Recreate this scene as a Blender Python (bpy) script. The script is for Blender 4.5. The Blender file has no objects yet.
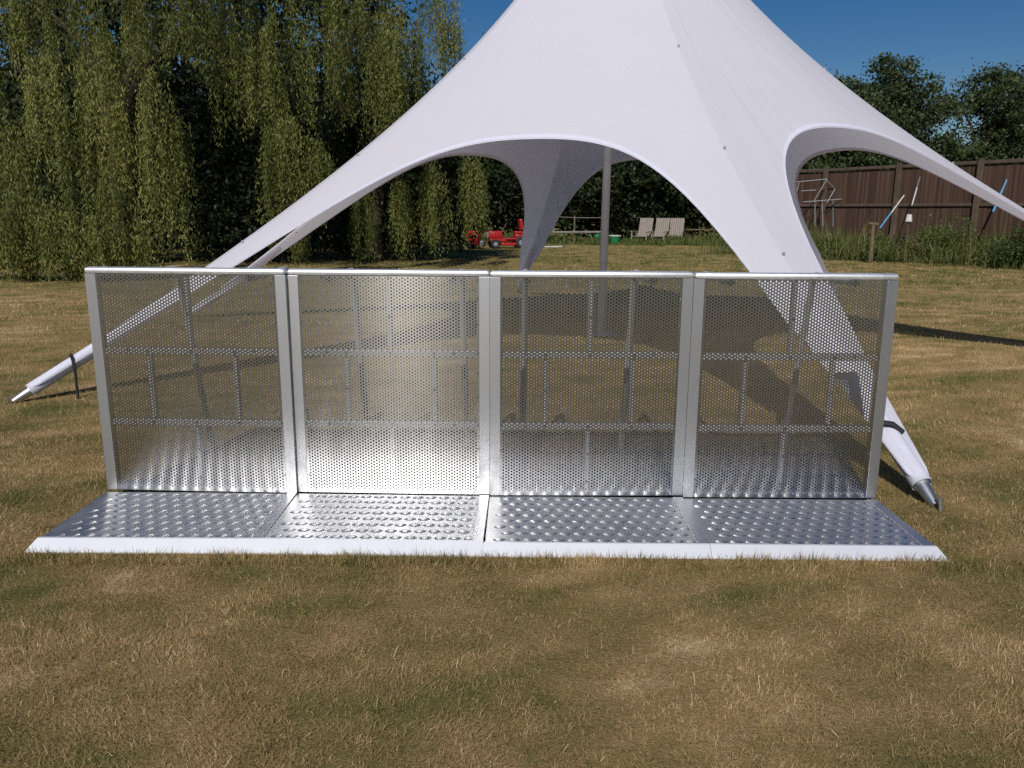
import bpy, bmesh, math, random
import numpy as np
from mathutils import Vector, Matrix

random.seed(7)
RNG = np.random.default_rng(7)
scene = bpy.context.scene
COL = scene.collection
rad = math.radians

# ------------------------------------------------------------------ camera
cam_d = bpy.data.cameras.new("camera")
cam = bpy.data.objects.new("camera", cam_d)
COL.objects.link(cam)
cam_d.sensor_width = 36.0
cam_d.lens = 800 / 1024 * 36.0
cam_d.clip_start = 0.05
cam_d.clip_end = 3000
CAM = np.array([.1296, -3.9258, 1.4836])
CR = np.array([[.99997, .00567, .00587], [-.00693, .21087, .97749], [-.0043, .9775, -.2109]])
M = Matrix.Identity(4)
for i in range(3):
    M[i][0], M[i][1], M[i][2], M[i][3] = CR[0][i], CR[1][i], -CR[2][i], CAM[i]
cam.matrix_world = M
scene.camera = cam

# ------------------------------------------------------------------ sky and sun
SUN_EL, SUN_AZ = rad(41), rad(193)          # azimuth clockwise from +Y, where the light comes from
world = bpy.data.worlds.new("World")
scene.world = world
world.use_nodes = True
wn = world.node_tree
for n in list(wn.nodes):
    wn.nodes.remove(n)
sky = wn.nodes.new("ShaderNodeTexSky")
sky.sky_type = 'NISHITA'
sky.sun_disc = False
sky.sun_elevation = SUN_EL
sky.sun_rotation = SUN_AZ
sky.altitude = 50
sky.air_density = 1.0
sky.dust_density = 0.3
sky.ozone_density = 3.0
bg = wn.nodes.new("ShaderNodeBackground")
bg.inputs["Strength"].default_value = 0.05
hs = wn.nodes.new("ShaderNodeHueSaturation")
hs.inputs["Saturation"].default_value = 1.42
hs.inputs["Hue"].default_value = .508
wo = wn.nodes.new("ShaderNodeOutputWorld")
wn.links.new(sky.outputs[0], hs.inputs["Color"])
wn.links.new(hs.outputs[0], bg.inputs[0])
wn.links.new(bg.outputs[0], wo.inputs[0])

sun_d = bpy.data.lights.new("sun", 'SUN')
sun_d.energy = 3.6
sun_d.angle = rad(0.53)
sun_d.color = (1.0, .97, .93)
sun = bpy.data.objects.new("sun", sun_d)
COL.objects.link(sun)
to_sun = Vector((math.sin(SUN_AZ) * math.cos(SUN_EL), math.cos(SUN_AZ) * math.cos(SUN_EL), math.sin(SUN_EL)))
sun.rotation_euler = to_sun.to_track_quat('Z', 'Y').to_euler()
sun.location = (-6, -16, 18)

scene.view_settings.view_transform = 'Standard'
scene.view_settings.look = 'None'
scene.view_settings.exposure = 0.0
scene.view_settings.gamma = 1.0
scene.render.engine = 'CYCLES'
scene.cycles.use_denoising = False
scene.cycles.use_adaptive_sampling = False
scene.cycles.max_bounces = 8
scene.cycles.diffuse_bounces = 4
scene.cycles.glossy_bounces = 4
scene.cycles.transparent_max_bounces = 8
scene.cycles.caustics_reflective = False
scene.cycles.caustics_refractive = False
scene.cycles.sample_clamp_indirect = 6.0


# ------------------------------------------------------------------ helpers
def at(u, v, Y):
    """world point on the sight line of photo pixel (u, v) at depth Y: used to read measurements off the photo"""
    d = ((u - 512) / 800) * CR[0] + ((384 - v) / 800) * CR[1] + CR[2]
    return CAM + d * ((Y - CAM[1]) / d[1])


def link(name, me, mat=None, parent=None, loc=None, rot=None):
    o = bpy.data.objects.new(name, me)
    COL.objects.link(o)
    if mat is not None and me is not None:
        for m in (mat if isinstance(mat, (list, tuple)) else [mat]):
            me.materials.append(m)
    if parent is not None:
        o.parent = parent
    if loc is not None:
        o.location = loc
    if rot is not None:
        o.rotation_euler = rot
    return o


def obj(name, bm, mat, parent=None, loc=None, rot=None, smooth=False):
    me = bpy.data.meshes.new(name)
    bm.normal_update()
    bm.to_mesh(me)
    bm.free()
    if smooth:
        me.shade_smooth()
        try:
            me.set_sharp_from_angle(angle=rad(40))
        except Exception:
            pass
    return link(name, me, mat, parent, loc, rot)


def empty(name, loc, rz=0.0):
    o = bpy.data.objects.new(name, None)
    o.empty_display_size = .2
    COL.objects.link(o)
    o.location = loc
    o.rotation_euler = (0, 0, rz)
    return o


def tag(o, label=None, cat=None, group=None, kind=None):
    if label: o["label"] = label
    if cat: o["category"] = cat
    if group: o["group"] = group
    if kind: o["kind"] = kind
    return o


def copy_tree(o, parent=None):
    c = o.copy()
    COL.objects.link(c)
    c.parent = parent
    for ch in list(o.children):
        copy_tree(ch, c)
    return c


def box(bm, lo, hi, bev=0.0, mat=None):
    lo, hi = Vector(lo), Vector(hi)
    r = bmesh.ops.create_cube(bm, size=1.0)
    vs = r['verts']
    c, s = (lo + hi) / 2, hi - lo
    for v in vs:
        v.co = Vector((v.co.x * s.x, v.co.y * s.y, v.co.z * s.z)) + c
    if mat is not None:
        for v in vs: v.co = mat @ v.co
    if bev:
        es = list({e for v in vs for e in v.link_edges})
        bmesh.ops.bevel(bm, geom=es, offset=bev, segments=2, affect='EDGES', profile=.5)
    return bm


def tube(bm, pts, rads, n=10, cap=True):
    pts = [Vector(p) for p in pts]
    if not isinstance(rads, (list, tuple)): rads = [rads] * len(pts)
    rings = []
    up = Vector((0, 0, 1))
    for i, p in enumerate(pts):
        a = pts[max(i - 1, 0)]; b = pts[min(i + 1, len(pts) - 1)]
        t = (b - a).normalized()
        ref = up if abs(t.z) < .95 else Vector((0, 1, 0))
        x = t.cross(ref).normalized(); y = x.cross(t).normalized()
        rings.append([bm.verts.new(p + (x * math.cos(k * 2 * math.pi / n) + y * math.sin(k * 2 * math.pi / n)) * rads[i]) for k in range(n)])
    for a, b in zip(rings, rings[1:]):
        for k in range(n):
            bm.faces.new((a[k], a[(k + 1) % n], b[(k + 1) % n], b[k]))
    if cap:
        bm.faces.new(rings[0]); bm.faces.new(rings[-1][::-1])
    return bm


def ball(bm, c, r, sx=1, sy=1, sz=1, seg=12):
    res = bmesh.ops.create_uvsphere(bm, u_segments=seg, v_segments=max(6, seg * 2 // 3), radius=r)
    for v in res['verts']:
        v.co = Vector((v.co.x * sx, v.co.y * sy, v.co.z * sz)) + Vector(c)
    return bm


def disc_wheel(bm, c, r, w, axis=0, n=20, r_in=0.0):
    """a tyre-like lathe round the x (0) or y (1) axis"""
    prof = [(r_in, -w * .5), (r * .86, -w * .5), (r * .97, -w * .36), (r, -w * .15), (r, w * .15), (r * .97, w * .36), (r * .86, w * .5), (r_in, w * .5)]
    rings = []
    for k in range(n):
        a = 2 * math.pi * k / n
        ring = []
        for (pr, pw) in prof:
            p = (pw, pr * math.cos(a), pr * math.sin(a)) if axis == 0 else (pr * math.cos(a), pw, pr * math.sin(a))
            ring.append(bm.verts.new(Vector(p) + Vector(c)))
        rings.append(ring)
    m = len(prof)
    for k in range(n):
        a, b = rings[k], rings[(k + 1) % n]
        for i in range(m - 1):
            bm.faces.new((a[i], a[i + 1], b[i + 1], b[i]))
    return bm


def np_mesh(name, V, F, attrs=None, smooth=False):
    """V (n,3), F (m,k) with equal-sided faces; attrs {name: per-vertex float}"""
    me = bpy.data.meshes.new(name)
    V = np.ascontiguousarray(V, dtype=np.float32); F = np.ascontiguousarray(F, dtype=np.int32)
    n, (m, k) = len(V), F.shape
    me.vertices.add(n); me.vertices.foreach_set("co", V.ravel())
    me.loops.add(m * k); me.loops.foreach_set("vertex_index", F.ravel())
    me.polygons.add(m)
    me.polygons.foreach_set("loop_start", np.arange(0, m * k, k, dtype=np.int32))
    me.polygons.foreach_set("use_smooth", np.full(m, bool(smooth)))
    for a, val in (attrs or {}).items():
        at_ = me.attributes.new(a, 'FLOAT', 'POINT')
        at_.data.foreach_set("value", np.ascontiguousarray(val, dtype=np.float32))
    me.update(calc_edges=True)
    me.validate()
    return me


# smooth value noise in numpy (for patches in the lawn)
_perm = np.random.default_rng(3).random((256, 256))


def vnoise(x, y):
    xi, yi = np.floor(x).astype(int), np.floor(y).astype(int)
    fx, fy = x - xi, y - yi
    fx, fy = fx * fx * (3 - 2 * fx), fy * fy * (3 - 2 * fy)
    g = lambda a, b: _perm[a % 256, b % 256]
    return (g(xi, yi) * (1 - fx) + g(xi + 1, yi) * fx) * (1 - fy) + (g(xi, yi + 1) * (1 - fx) + g(xi + 1, yi + 1) * fx) * fy


def fbm(x, y, o=4):
    s, a, t = 0, .5, 0
    for k in range(o):
        s = s + a * vnoise(x * 2 ** k + 17 * k, y * 2 ** k + 31 * k); t += a; a *= .55
    return s / t


# ------------------------------------------------------------------ materials
class NT:
    def __init__(self, name):
        self.m = bpy.data.materials.new(name)
        self.m.use_nodes = True
        self.t = self.m.node_tree
        self.b = self.t.nodes["Principled BSDF"]
        self.out = self.t.nodes["Material Output"]

    def n(self, typ, **kw):
        nd = self.t.nodes.new("ShaderNode" + typ)
        for k, v in kw.items():
            if hasattr(nd, k): setattr(nd, k, v)
            else: nd.inputs[k.replace('_', ' ')].default_value = v
        return nd

    def l(self, a, b):
        self.t.links.new(a, b)

    def ramp(self, fac, stops):
        r = self.n("ValToRGB")
        e = r.color_ramp.elements
        while len(e) < len(stops): e.new(.5)
        for el, (p, c) in zip(e, stops):
            el.position = p
            el.color = (*c, 1) if len(c) == 3 else c
        self.l(fac, r.inputs[0])
        return r.outputs[0]

    def noise(self, scale, vec=None, detail=4.0, rough=.55, stretch=None):
        nz = self.n("TexNoise")
        nz.inputs["Scale"].default_value = scale
        nz.inputs["Detail"].default_value = detail
        nz.inputs["Roughness"].default_value = rough
        src = vec if vec is not None else self.n("TexCoord").outputs["Object"]
        if stretch:
            mp = self.n("Mapping")
            mp.inputs["Scale"].default_value = stretch
            self.l(src, mp.inputs[0]); src = mp.outputs[0]
        self.l(src, nz.inputs["Vector"])
        return nz.outputs["Fac"]

    def bump(self, h, strength=.3, dist=.01):
        b = self.n("Bump")
        b.inputs["Strength"].default_value = strength
        b.inputs["Distance"].default_value = dist
        self.l(h, b.inputs["Height"])
        self.l(b.outputs[0], self.b.inputs["Normal"])
        return b


def plain(name, col, rough=.6, metal=0.0, var=.12, scale=8.0, spec=.5, bump=0.0):
    k = NT(name)
    f = k.noise(scale)
    c = k.ramp(f, [(.3, tuple(x * (1 - var) for x in col)), (.7, tuple(min(1, x * (1 + var)) for x in col))])
    k.l(c, k.b.inputs["Base Color"])
    k.b.inputs["Roughness"].default_value = rough
    k.b.inputs["Metallic"].default_value = metal
    k.b.inputs["Specular IOR Level"].default_value = spec
    if bump: k.bump(k.noise(scale * 6), bump, .004)
    return k.m


def aluminium(name, rough=.25, aniso=.6, axis=(0, 0, 1), col=.72, smudge=.25, wave=.0, streak=(30, 30, 1.2), rvar=.25):
    k = NT(name)
    pos = k.n("TexCoord").outputs["Object"]
    info = k.n("ObjectInfo")
    add = k.n("VectorMath", operation='ADD')
    sc = k.n("VectorMath", operation='SCALE'); sc.inputs["Scale"].default_value = 9.0
    cmb = k.n("CombineXYZ"); k.l(info.outputs["Random"], cmb.inputs[0]); k.l(info.outputs["Random"], cmb.inputs[2])
    k.l(cmb.outputs[0], sc.inputs[0]); k.l(pos, add.inputs[0]); k.l(sc.outputs[0], add.inputs[1])
    v = add.outputs[0]
    f1 = k.noise(1.0, v, 4, .6, streak)
    f2 = k.noise(7.0, v, 5, .65)
    mix = k.n("Math", operation='MULTIPLY_ADD')
    k.l(f1, mix.inputs[0]); mix.inputs[1].default_value = .45
    m2 = k.n("Math", operation='MULTIPLY'); k.l(f2, m2.inputs[0]); m2.inputs[1].default_value = .55
    k.l(m2.outputs[0], mix.inputs[2])
    c = k.ramp(mix.outputs[0], [(.34, (col * (1 - smudge), col * (1 - smudge), col * (1 - smudge * .97))), (.62, (col, col * 1.0, col * 1.012))])
    k.l(c, k.b.inputs["Base Color"])
    r = k.n("MapRange")
    r.inputs["From Min"].default_value = .3; r.inputs["From Max"].default_value = .7
    r.inputs["To Min"].default_value = rough * (1 + rvar); r.inputs["To Max"].default_value = rough * (1 - rvar * .8)
    k.l(mix.outputs[0], r.inputs["Value"])
    k.l(r.outputs[0], k.b.inputs["Roughness"])
    k.b.inputs["Metallic"].default_value = 1.0
    k.b.inputs["Anisotropic"].default_value = aniso
    if aniso:
        tv = k.n("CombineXYZ")
        for i in range(3): tv.inputs[i].default_value = axis[i]
        k.l(tv.outputs[0], k.b.inputs["Tangent"])
    if wave:
        w = k.noise(1.0, v, 1.5, .4, (2.6, 2.6, 1.6))
        k.bump(w, wave, .02)
    return k.m


def leaf_mat(name, dark, mid, light, trans=.35, rough=.5):
    k = NT(name)
    a = k.n("Attribute", attribute_name="rnd")
    c = k.ramp(a.outputs["Fac"], [(0.0, dark), (.55, mid), (1.0, light)])
    d = k.b
    k.l(c, d.inputs["Base Color"])
    d.inputs["Roughness"].default_value = rough
    d.inputs["Specular IOR Level"].default_value = .25
    tr = k.n("BsdfTranslucent")
    k.l(c, tr.inputs[0])
    mx = k.n("MixShader"); mx.inputs[0].default_value = trans
    k.l(d.outputs[0], mx.inputs[1]); k.l(tr.outputs[0], mx.inputs[2])
    k.l(mx.outputs[0], k.out.inputs[0])
    return k.m


MAT = {}
MAT['sheet'] = aluminium("perforated_aluminium", .18, 1.0, (0, 0, 1), .47, .16, .006, rvar=.10)
MAT['holeedge'] = plain("punched_hole_edge", (.30, .30, .30), .6, .5, .1)
MAT['bracetube'] = plain("pale_brace_tube", (.62, .61, .60), .5, 0, .1)
MAT['post'] = aluminium("post_aluminium", .42, .4, (0, 0, 1), .64, .42, .1, (18, 18, 2.0))
MAT['rail'] = aluminium("rail_aluminium", .6, .0, (0, 0, 1), .9, .05)
MAT['rib'] = plain("dull_oxidised_aluminium", (.44, .44, .45), .55, .35, .12)
MAT['plate'] = aluminium("tread_plate_aluminium", .42, .35, (0, 1, 0), .68, .2, 0, (14, 2, 2))
MAT['ramp'] = plain("ramp_aluminium", (.88, .885, .90), .5, .55, .035, 5.0)
MAT['strip'] = aluminium("strip_aluminium", .38, .4, (0, 1, 0), .74, .2)
MAT['galv'] = aluminium("galvanised_steel", .42, .0, (0, 0, 1), .62, .25)
MAT['pole'] = plain("grey_pole_paint", (.42, .42, .45), .45, .3, .1)
MAT['black'] = plain("black_webbing", (.012, .012, .016), .7)
MAT['red'] = plain("red_paint", (.38, .018, .018), .35, 0, .2)
MAT['rubber'] = plain("rubber", (.02, .02, .02), .8)
MAT['grey'] = plain("grey_metal", (.33, .33, .33), .45, .4)
MAT['darkmetal'] = plain("dark_metal", (.03, .028, .025), .6)
MAT['greenplastic'] = plain("green_plastic", (.025, .20, .07), .4)
MAT['whitepaint'] = plain("white_paint", (.62, .62, .58), .6, 0, .15)
MAT['paletube'] = plain("pale_tube_paint", (.30, .30, .30), .5, 0, .15)
MAT['bluepole'] = plain("blue_paint", (.12, .32, .52), .5)
MAT['greenpole'] = plain("green_paint", (.05, .30, .20), .5)
MAT['bark'] = plain("bark", (.10, .075, .05), .9, 0, .4, 14, .2, .8)
MAT['willowbark'] = plain("dark_willow_bark", (.055, .042, .03), .95, 0, .4, 14, .1, .8)
MAT['weathered'] = plain("weathered_wood", (.22, .20, .18), .85, 0, .2, 6, .2, .3)
MAT['chairwood'] = plain("silvered_teak", (.30, .26, .22), .8, 0, .18, 10, .2, .3)
MAT['oldpost'] = plain("old_post_wood", (.17, .12, .075), .9, 0, .25, 8, .2, .4)

# canopy fabric
k = NT("white_canopy_fabric")
f = k.noise(1.6, None, 3)
c = k.ramp(f, [(.3, (.89, .888, .985)), (.7, (.91, .908, .995))])
k.l(c, k.b.inputs["Base Color"])
k.b.inputs["Roughness"].default_value = .62
k.b.inputs["Specular IOR Level"].default_value = .3
aa, al = k.n("Attribute", attribute_name="ang"), k.n("Attribute", attribute_name="along")
cv = k.n("CombineXYZ"); k.l(aa.outputs["Fac"], cv.inputs[0]); k.l(al.outputs["Fac"], cv.inputs[1])
wr = k.noise(1.0, cv.outputs[0], 3, .5, (16, 1.7, 1))          # tension wrinkles running out along the legs
wr2 = k.noise(1.3, None, 2)
wa = k.n("Math", operation='MULTIPLY_ADD'); k.l(wr, wa.inputs[0]); wa.inputs[1].default_value = .7; k.l(wr2, wa.inputs[2])
k.bump(wa.outputs[0], .42, .03)
tr = k.n("BsdfTranslucent"); tr.inputs[0].default_value = (.93, .90, .97, 1)
mx = k.n("MixShader"); mx.inputs[0].default_value = .42
k.l(k.b.outputs[0], mx.inputs[1]); k.l(tr.outputs[0], mx.inputs[2]); k.l(mx.outputs[0], k.out.inputs[0])
MAT['fabric'] = k.m

# fence boards
k = NT("brown_fence_board")
pos = k.n("TexCoord").outputs["Object"]
f = k.noise(1.0, pos, 5, .6, (11, 11, .22))
c = k.ramp(f, [(.25, (.036, .022, .016)), (.5, (.084, .049, .034)), (.75, (.155, .10, .076))])
k.l(c, k.b.inputs["Base Color"]); k.b.inputs["Roughness"].default_value = .85
k.b.inputs["Specular IOR Level"].default_value = .2
MAT['fence'] = k.m
MAT['fencerail'] = plain("fence_rail_wood", (.11, .08, .06), .85, 0, .25, 5, .2)


def lawn_ramp(k, fac):
    return k.ramp(fac, [(0.0, (.088, .106, .028)), (.26, (.208, .190, .060)), (.50, (.365, .264, .106)), (.74, (.50, .335, .158)), (1.0, (.76, .60, .34))])


k = NT("dry_grass_blade")
a = k.n("Attribute", attribute_name="rnd")
c = lawn_ramp(k, a.outputs["Fac"])
k.l(c, k.b.inputs["Base Color"]); k.b.inputs["Roughness"].default_value = .6
k.b.inputs["Specular IOR Level"].default_value = .25
tr = k.n("BsdfTranslucent"); k.l(c, tr.inputs[0])
mx = k.n("MixShader"); mx.inputs[0].default_value = .25
k.l(k.b.outputs[0], mx.inputs[1]); k.l(tr.outputs[0], mx.inputs[2]); k.l(mx.outputs[0], k.out.inputs[0])
MAT['blade'] = k.m

k = NT("lawn_ground")
a = k.n("Attribute", attribute_name="rnd")
pos = k.n("NewGeometry").outputs["Position"]
f = k.noise(55, pos, 6, .7)
f3 = k.noise(9, pos, 4, .6, (1, 2.5, 1))
ad = k.n("Math", operation='MULTIPLY_ADD'); k.l(f, ad.inputs[0]); ad.inputs[1].default_value = .5
s2 = k.n("Math", operation='MULTIPLY_ADD'); k.l(f3, s2.inputs[0]); s2.inputs[1].default_value = .35
k.l(a.outputs["Fac"], s2.inputs[2])
k.l(s2.outputs[0], ad.inputs[2])
sb = k.n("Math", operation='SUBTRACT'); k.l(ad.outputs[0], sb.inputs[0]); sb.inputs[1].default_value = .46
c = lawn_ramp(k, sb.outputs[0])
k.l(c, k.b.inputs["Base Color"]); k.b.inputs["Roughness"].default_value = .95
k.b.inputs["Specular IOR Level"].default_value = .1
k.bump(k.noise(70, pos, 5, .7), 1.0, .03)
MAT['lawn'] = k.m

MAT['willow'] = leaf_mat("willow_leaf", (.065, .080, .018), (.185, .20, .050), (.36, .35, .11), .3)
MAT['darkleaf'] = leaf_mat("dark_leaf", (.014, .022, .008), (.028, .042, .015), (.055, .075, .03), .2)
MAT['pineleaf'] = leaf_mat("grey_green_leaf", (.028, .042, .015), (.065, .090, .032), (.125, .15, .06), .25)
MAT['weedleaf'] = leaf_mat("weed_leaf", (.060, .095, .022), (.125, .165, .045), (.27, .21, .09), .3)
MAT['bushleaf'] = leaf_mat("bush_leaf", (.03, .05, .015), (.06, .09, .03), (.12, .14, .05), .3)


# ------------------------------------------------------------------ lawn
def patch(x, y):
    """0 green .. 1 straw: the worn patches of the dry lawn"""
    p = .18 * fbm(x * .75 + 5, y * .95 + 9, 4) + .32 * fbm(x * 2.9 + 40, y * 3.6 + 3, 3) + .28 * fbm(x * 10 + 11, y * 13 + 7, 2) + .22 * fbm(x * 27 + 1, y * 33 + 5, 2)
    far = np.clip((y - 6) / 16, 0, 1)
    return np.clip((p - .5) * 2.2 + .56 - .20 * far, 0, 1)


def lawn_height(x, y):
    return .03 * (fbm(x * .35, y * .35, 2) - .5) * np.clip((np.abs(y + .3) - 1.2) / 3, 0, 1)


gx = np.concatenate([np.linspace(-600, -30, 20)[:-1], np.linspace(-30, 30, 241), np.linspace(30, 600, 20)[1:]])
gy = np.concatenate([np.linspace(-300, -8, 16)[:-1], np.linspace(-8, 12, 161), np.linspace(12, 45, 100)[1:], np.linspace(45, 900, 22)[1:]])
X, Y = np.meshgrid(gx, gy)
Z = lawn_height(X, Y)
V = np.stack([X.ravel(), Y.ravel(), Z.ravel()], 1)
nx, ny = len(gx), len(gy)
idx = np.arange(nx * ny).reshape(ny, nx)
F = np.stack([idx[:-1, :-1].ravel(), idx[:-1, 1:].ravel(), idx[1:, 1:].ravel(), idx[1:, :-1].ravel()], 1)
me = np_mesh("lawn", V, F, {"rnd": patch(X, Y).ravel()}, True)
tag(link("lawn", me, MAT['lawn']), "dry brown and green mown lawn reaching back to the trees", "lawn", kind="structure")


# barrier footprint is kept free of grass
def blades(y0, y1, dens, ln, wd, seg, margin=1.0, tilt=.75):
    """random blades in the wedge of ground the photo looks over, y0..y1"""
    d0, d1 = y0 + 3.93, y1 + 3.93
    w0, w1 = .68 * d0 + margin, .68 * d1 + margin
    n = int((w0 + w1) * (y1 - y0) * dens)
    t = RNG.random(n); y = y0 + (y1 - y0) * t
    x = (RNG.random(n) * 2 - 1) * (w0 + (w1 - w0) * t) + .1
    keep = ~((np.abs(x) < 2.03) & (y > -.655) & (y < .06))
    x, y = x[keep], y[keep]
    p = patch(x, y)
    # tufts: fewer, longer blades where the lawn is greener
    dn = fbm(x * 7, y * 7, 2)
    keep = RNG.random(len(x)) < np.clip(.35 + 1.1 * dn, 0, 1)
    x, y, p, dn = x[keep], y[keep], p[keep], dn[keep]
    n = len(x)
    az = RNG.random(n) * 2 * np.pi
    comb = fbm(x * 2.2 + 8, y * 2.2, 2) * 9.0           # lying direction left by the mower and feet
    az = np.where(RNG.random(n) < .45, comb + RNG.normal(0, .5, n), az)
    L = ln * (.45 + .9 * RNG.random(n)) * (.75 + .5 * dn)
    ti = np.clip(np.abs(RNG.normal(tilt, .38, n)), .05, 1.5)
    W = wd * (.6 + .8 * RNG.random(n))
    dx, dy = np.cos(az), np.sin(az)
    wa = RNG.random(n) * 2 * np.pi
    wx, wy = np.cos(wa) * W / 2, np.sin(wa) * W / 2
    z0 = lawn_height(x, y) - .004
    rnd = np.clip(p * .72 + .14 + RNG.normal(0, .17, n) + (RNG.random(n) < .03) * .5, 0, 1)
    if seg == 1:
        P = [np.stack([x - wx, y - wy, z0], 1), np.stack([x + wx, y + wy, z0], 1),
             np.stack([x + dx * L * np.sin(ti), y + dy * L * np.sin(ti), z0 + L * np.cos(ti)], 1)]
        V = np.stack(P, 1).reshape(-1, 3)
        F = np.arange(n * 3).reshape(n, 3)
        return V, F, np.repeat(rnd, 3)
    t2 = np.clip(ti * .55, 0, 1.5); h = .5
    mx_, my_, mz_ = x + dx * L * h * np.sin(t2), y + dy * L * h * np.sin(t2), z0 + L * h * np.cos(t2)
    t3 = np.clip(ti * 1.45, 0, 1.62)
    ex, ey, ez = mx_ + dx * L * h * np.sin(t3), my_ + dy * L * h * np.sin(t3), mz_ + L * h * np.cos(t3)
    P = [np.stack([x - wx, y - wy, z0], 1), np.stack([x + wx, y + wy, z0], 1),
         np.stack([mx_ + wx * .8, my_ + wy * .8, mz_], 1), np.stack([mx_ - wx * .8, my_ - wy * .8, mz_], 1), np.stack([ex, ey, ez], 1)]
    V = np.stack(P, 1).reshape(-1, 3)
    b = np.arange(n)[:, None] * 5
    F = np.concatenate([b + [0, 1, 2], b + [0, 2, 3], b + [3, 2, 4]], 0)
    return V, F, np.repeat(rnd, 5)


VV, FF, RR_, off = [], [], [], 0
for args in [(-2.75, -.6, 30000, .028, .0018, 2, .7, 1.0), (-.78, -.66, 14000, .05, .0022, 2, .2, .5), (-.6, 1.6, 13000, .032, .0025, 2, .8, 1.0), (1.6, 5.5, 3600, .042, .0042, 1, 1.0, .85),
             (5.5, 13.0, 620, .055, .009, 1, 1.5, .85), (13.0, 31.0, 130, .07, .02, 1, 2.0, .9)]:
    v, f, r = blades(*args)
    VV.append(v); FF.append(f + off); RR_.append(r); off += len(v)
v, f, r = blades(-2.75, 3.0, 45, .060, .0020, 2, .8, 1.42)
VV.append(v + [0, 0, .012]); FF.append(f + off); RR_.append(np.clip(r + .42, 0, 1)); off += len(v)
me = np_mesh("grass", np.concatenate(VV), np.concatenate(FF), {"rnd": np.concatenate(RR_)})
tag(link("grass", me, MAT['blade']), "short dry straw and green grass blades covering the lawn", "grass", kind="stuff")


# ------------------------------------------------------------------ trees
def leaf_quads(C, D, N, L, W):
    """leaf diamonds: centre C, long axis D, side axis N"""
    a = C - D * L[:, None] * .5; b = C + N * W[:, None] * .5; c = C + D * L[:, None] * .5; d = C - N * W[:, None] * .5
    V = np.stack([a, b, c, d], 1).reshape(-1, 3)
    return V, np.arange(len(C) * 4).reshape(-1, 4)


def unit(v):
    return v / np.maximum(np.linalg.norm(v, axis=-1, keepdims=True), 1e-9)


def trunk_mesh(h, r, limbs, lean=(0, 0), n=9):
    bm = bmesh.new()
    pts = [(0, 0, -.1), (lean[0] * .2, lean[1] * .2, h * .15), (lean[0] * .5, lean[1] * .5, h * .5), (lean[0], lean[1], h)]
    tube(bm, pts, [r * 1.35, r, r * .75, r * .3], n)
    for (z, az, ln, up) in limbs:
        f = z / h
        b = Vector((lean[0] * f, lean[1] * f, z))
        d = Vector((math.cos(az), math.sin(az), 0))
        tube(bm, [b, b + d * ln * .45 + Vector((0, 0, up * .6)), b + d * ln + Vector((0, 0, up))], [r * .45, r * .3, r * .1], 7)
    return bm


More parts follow.
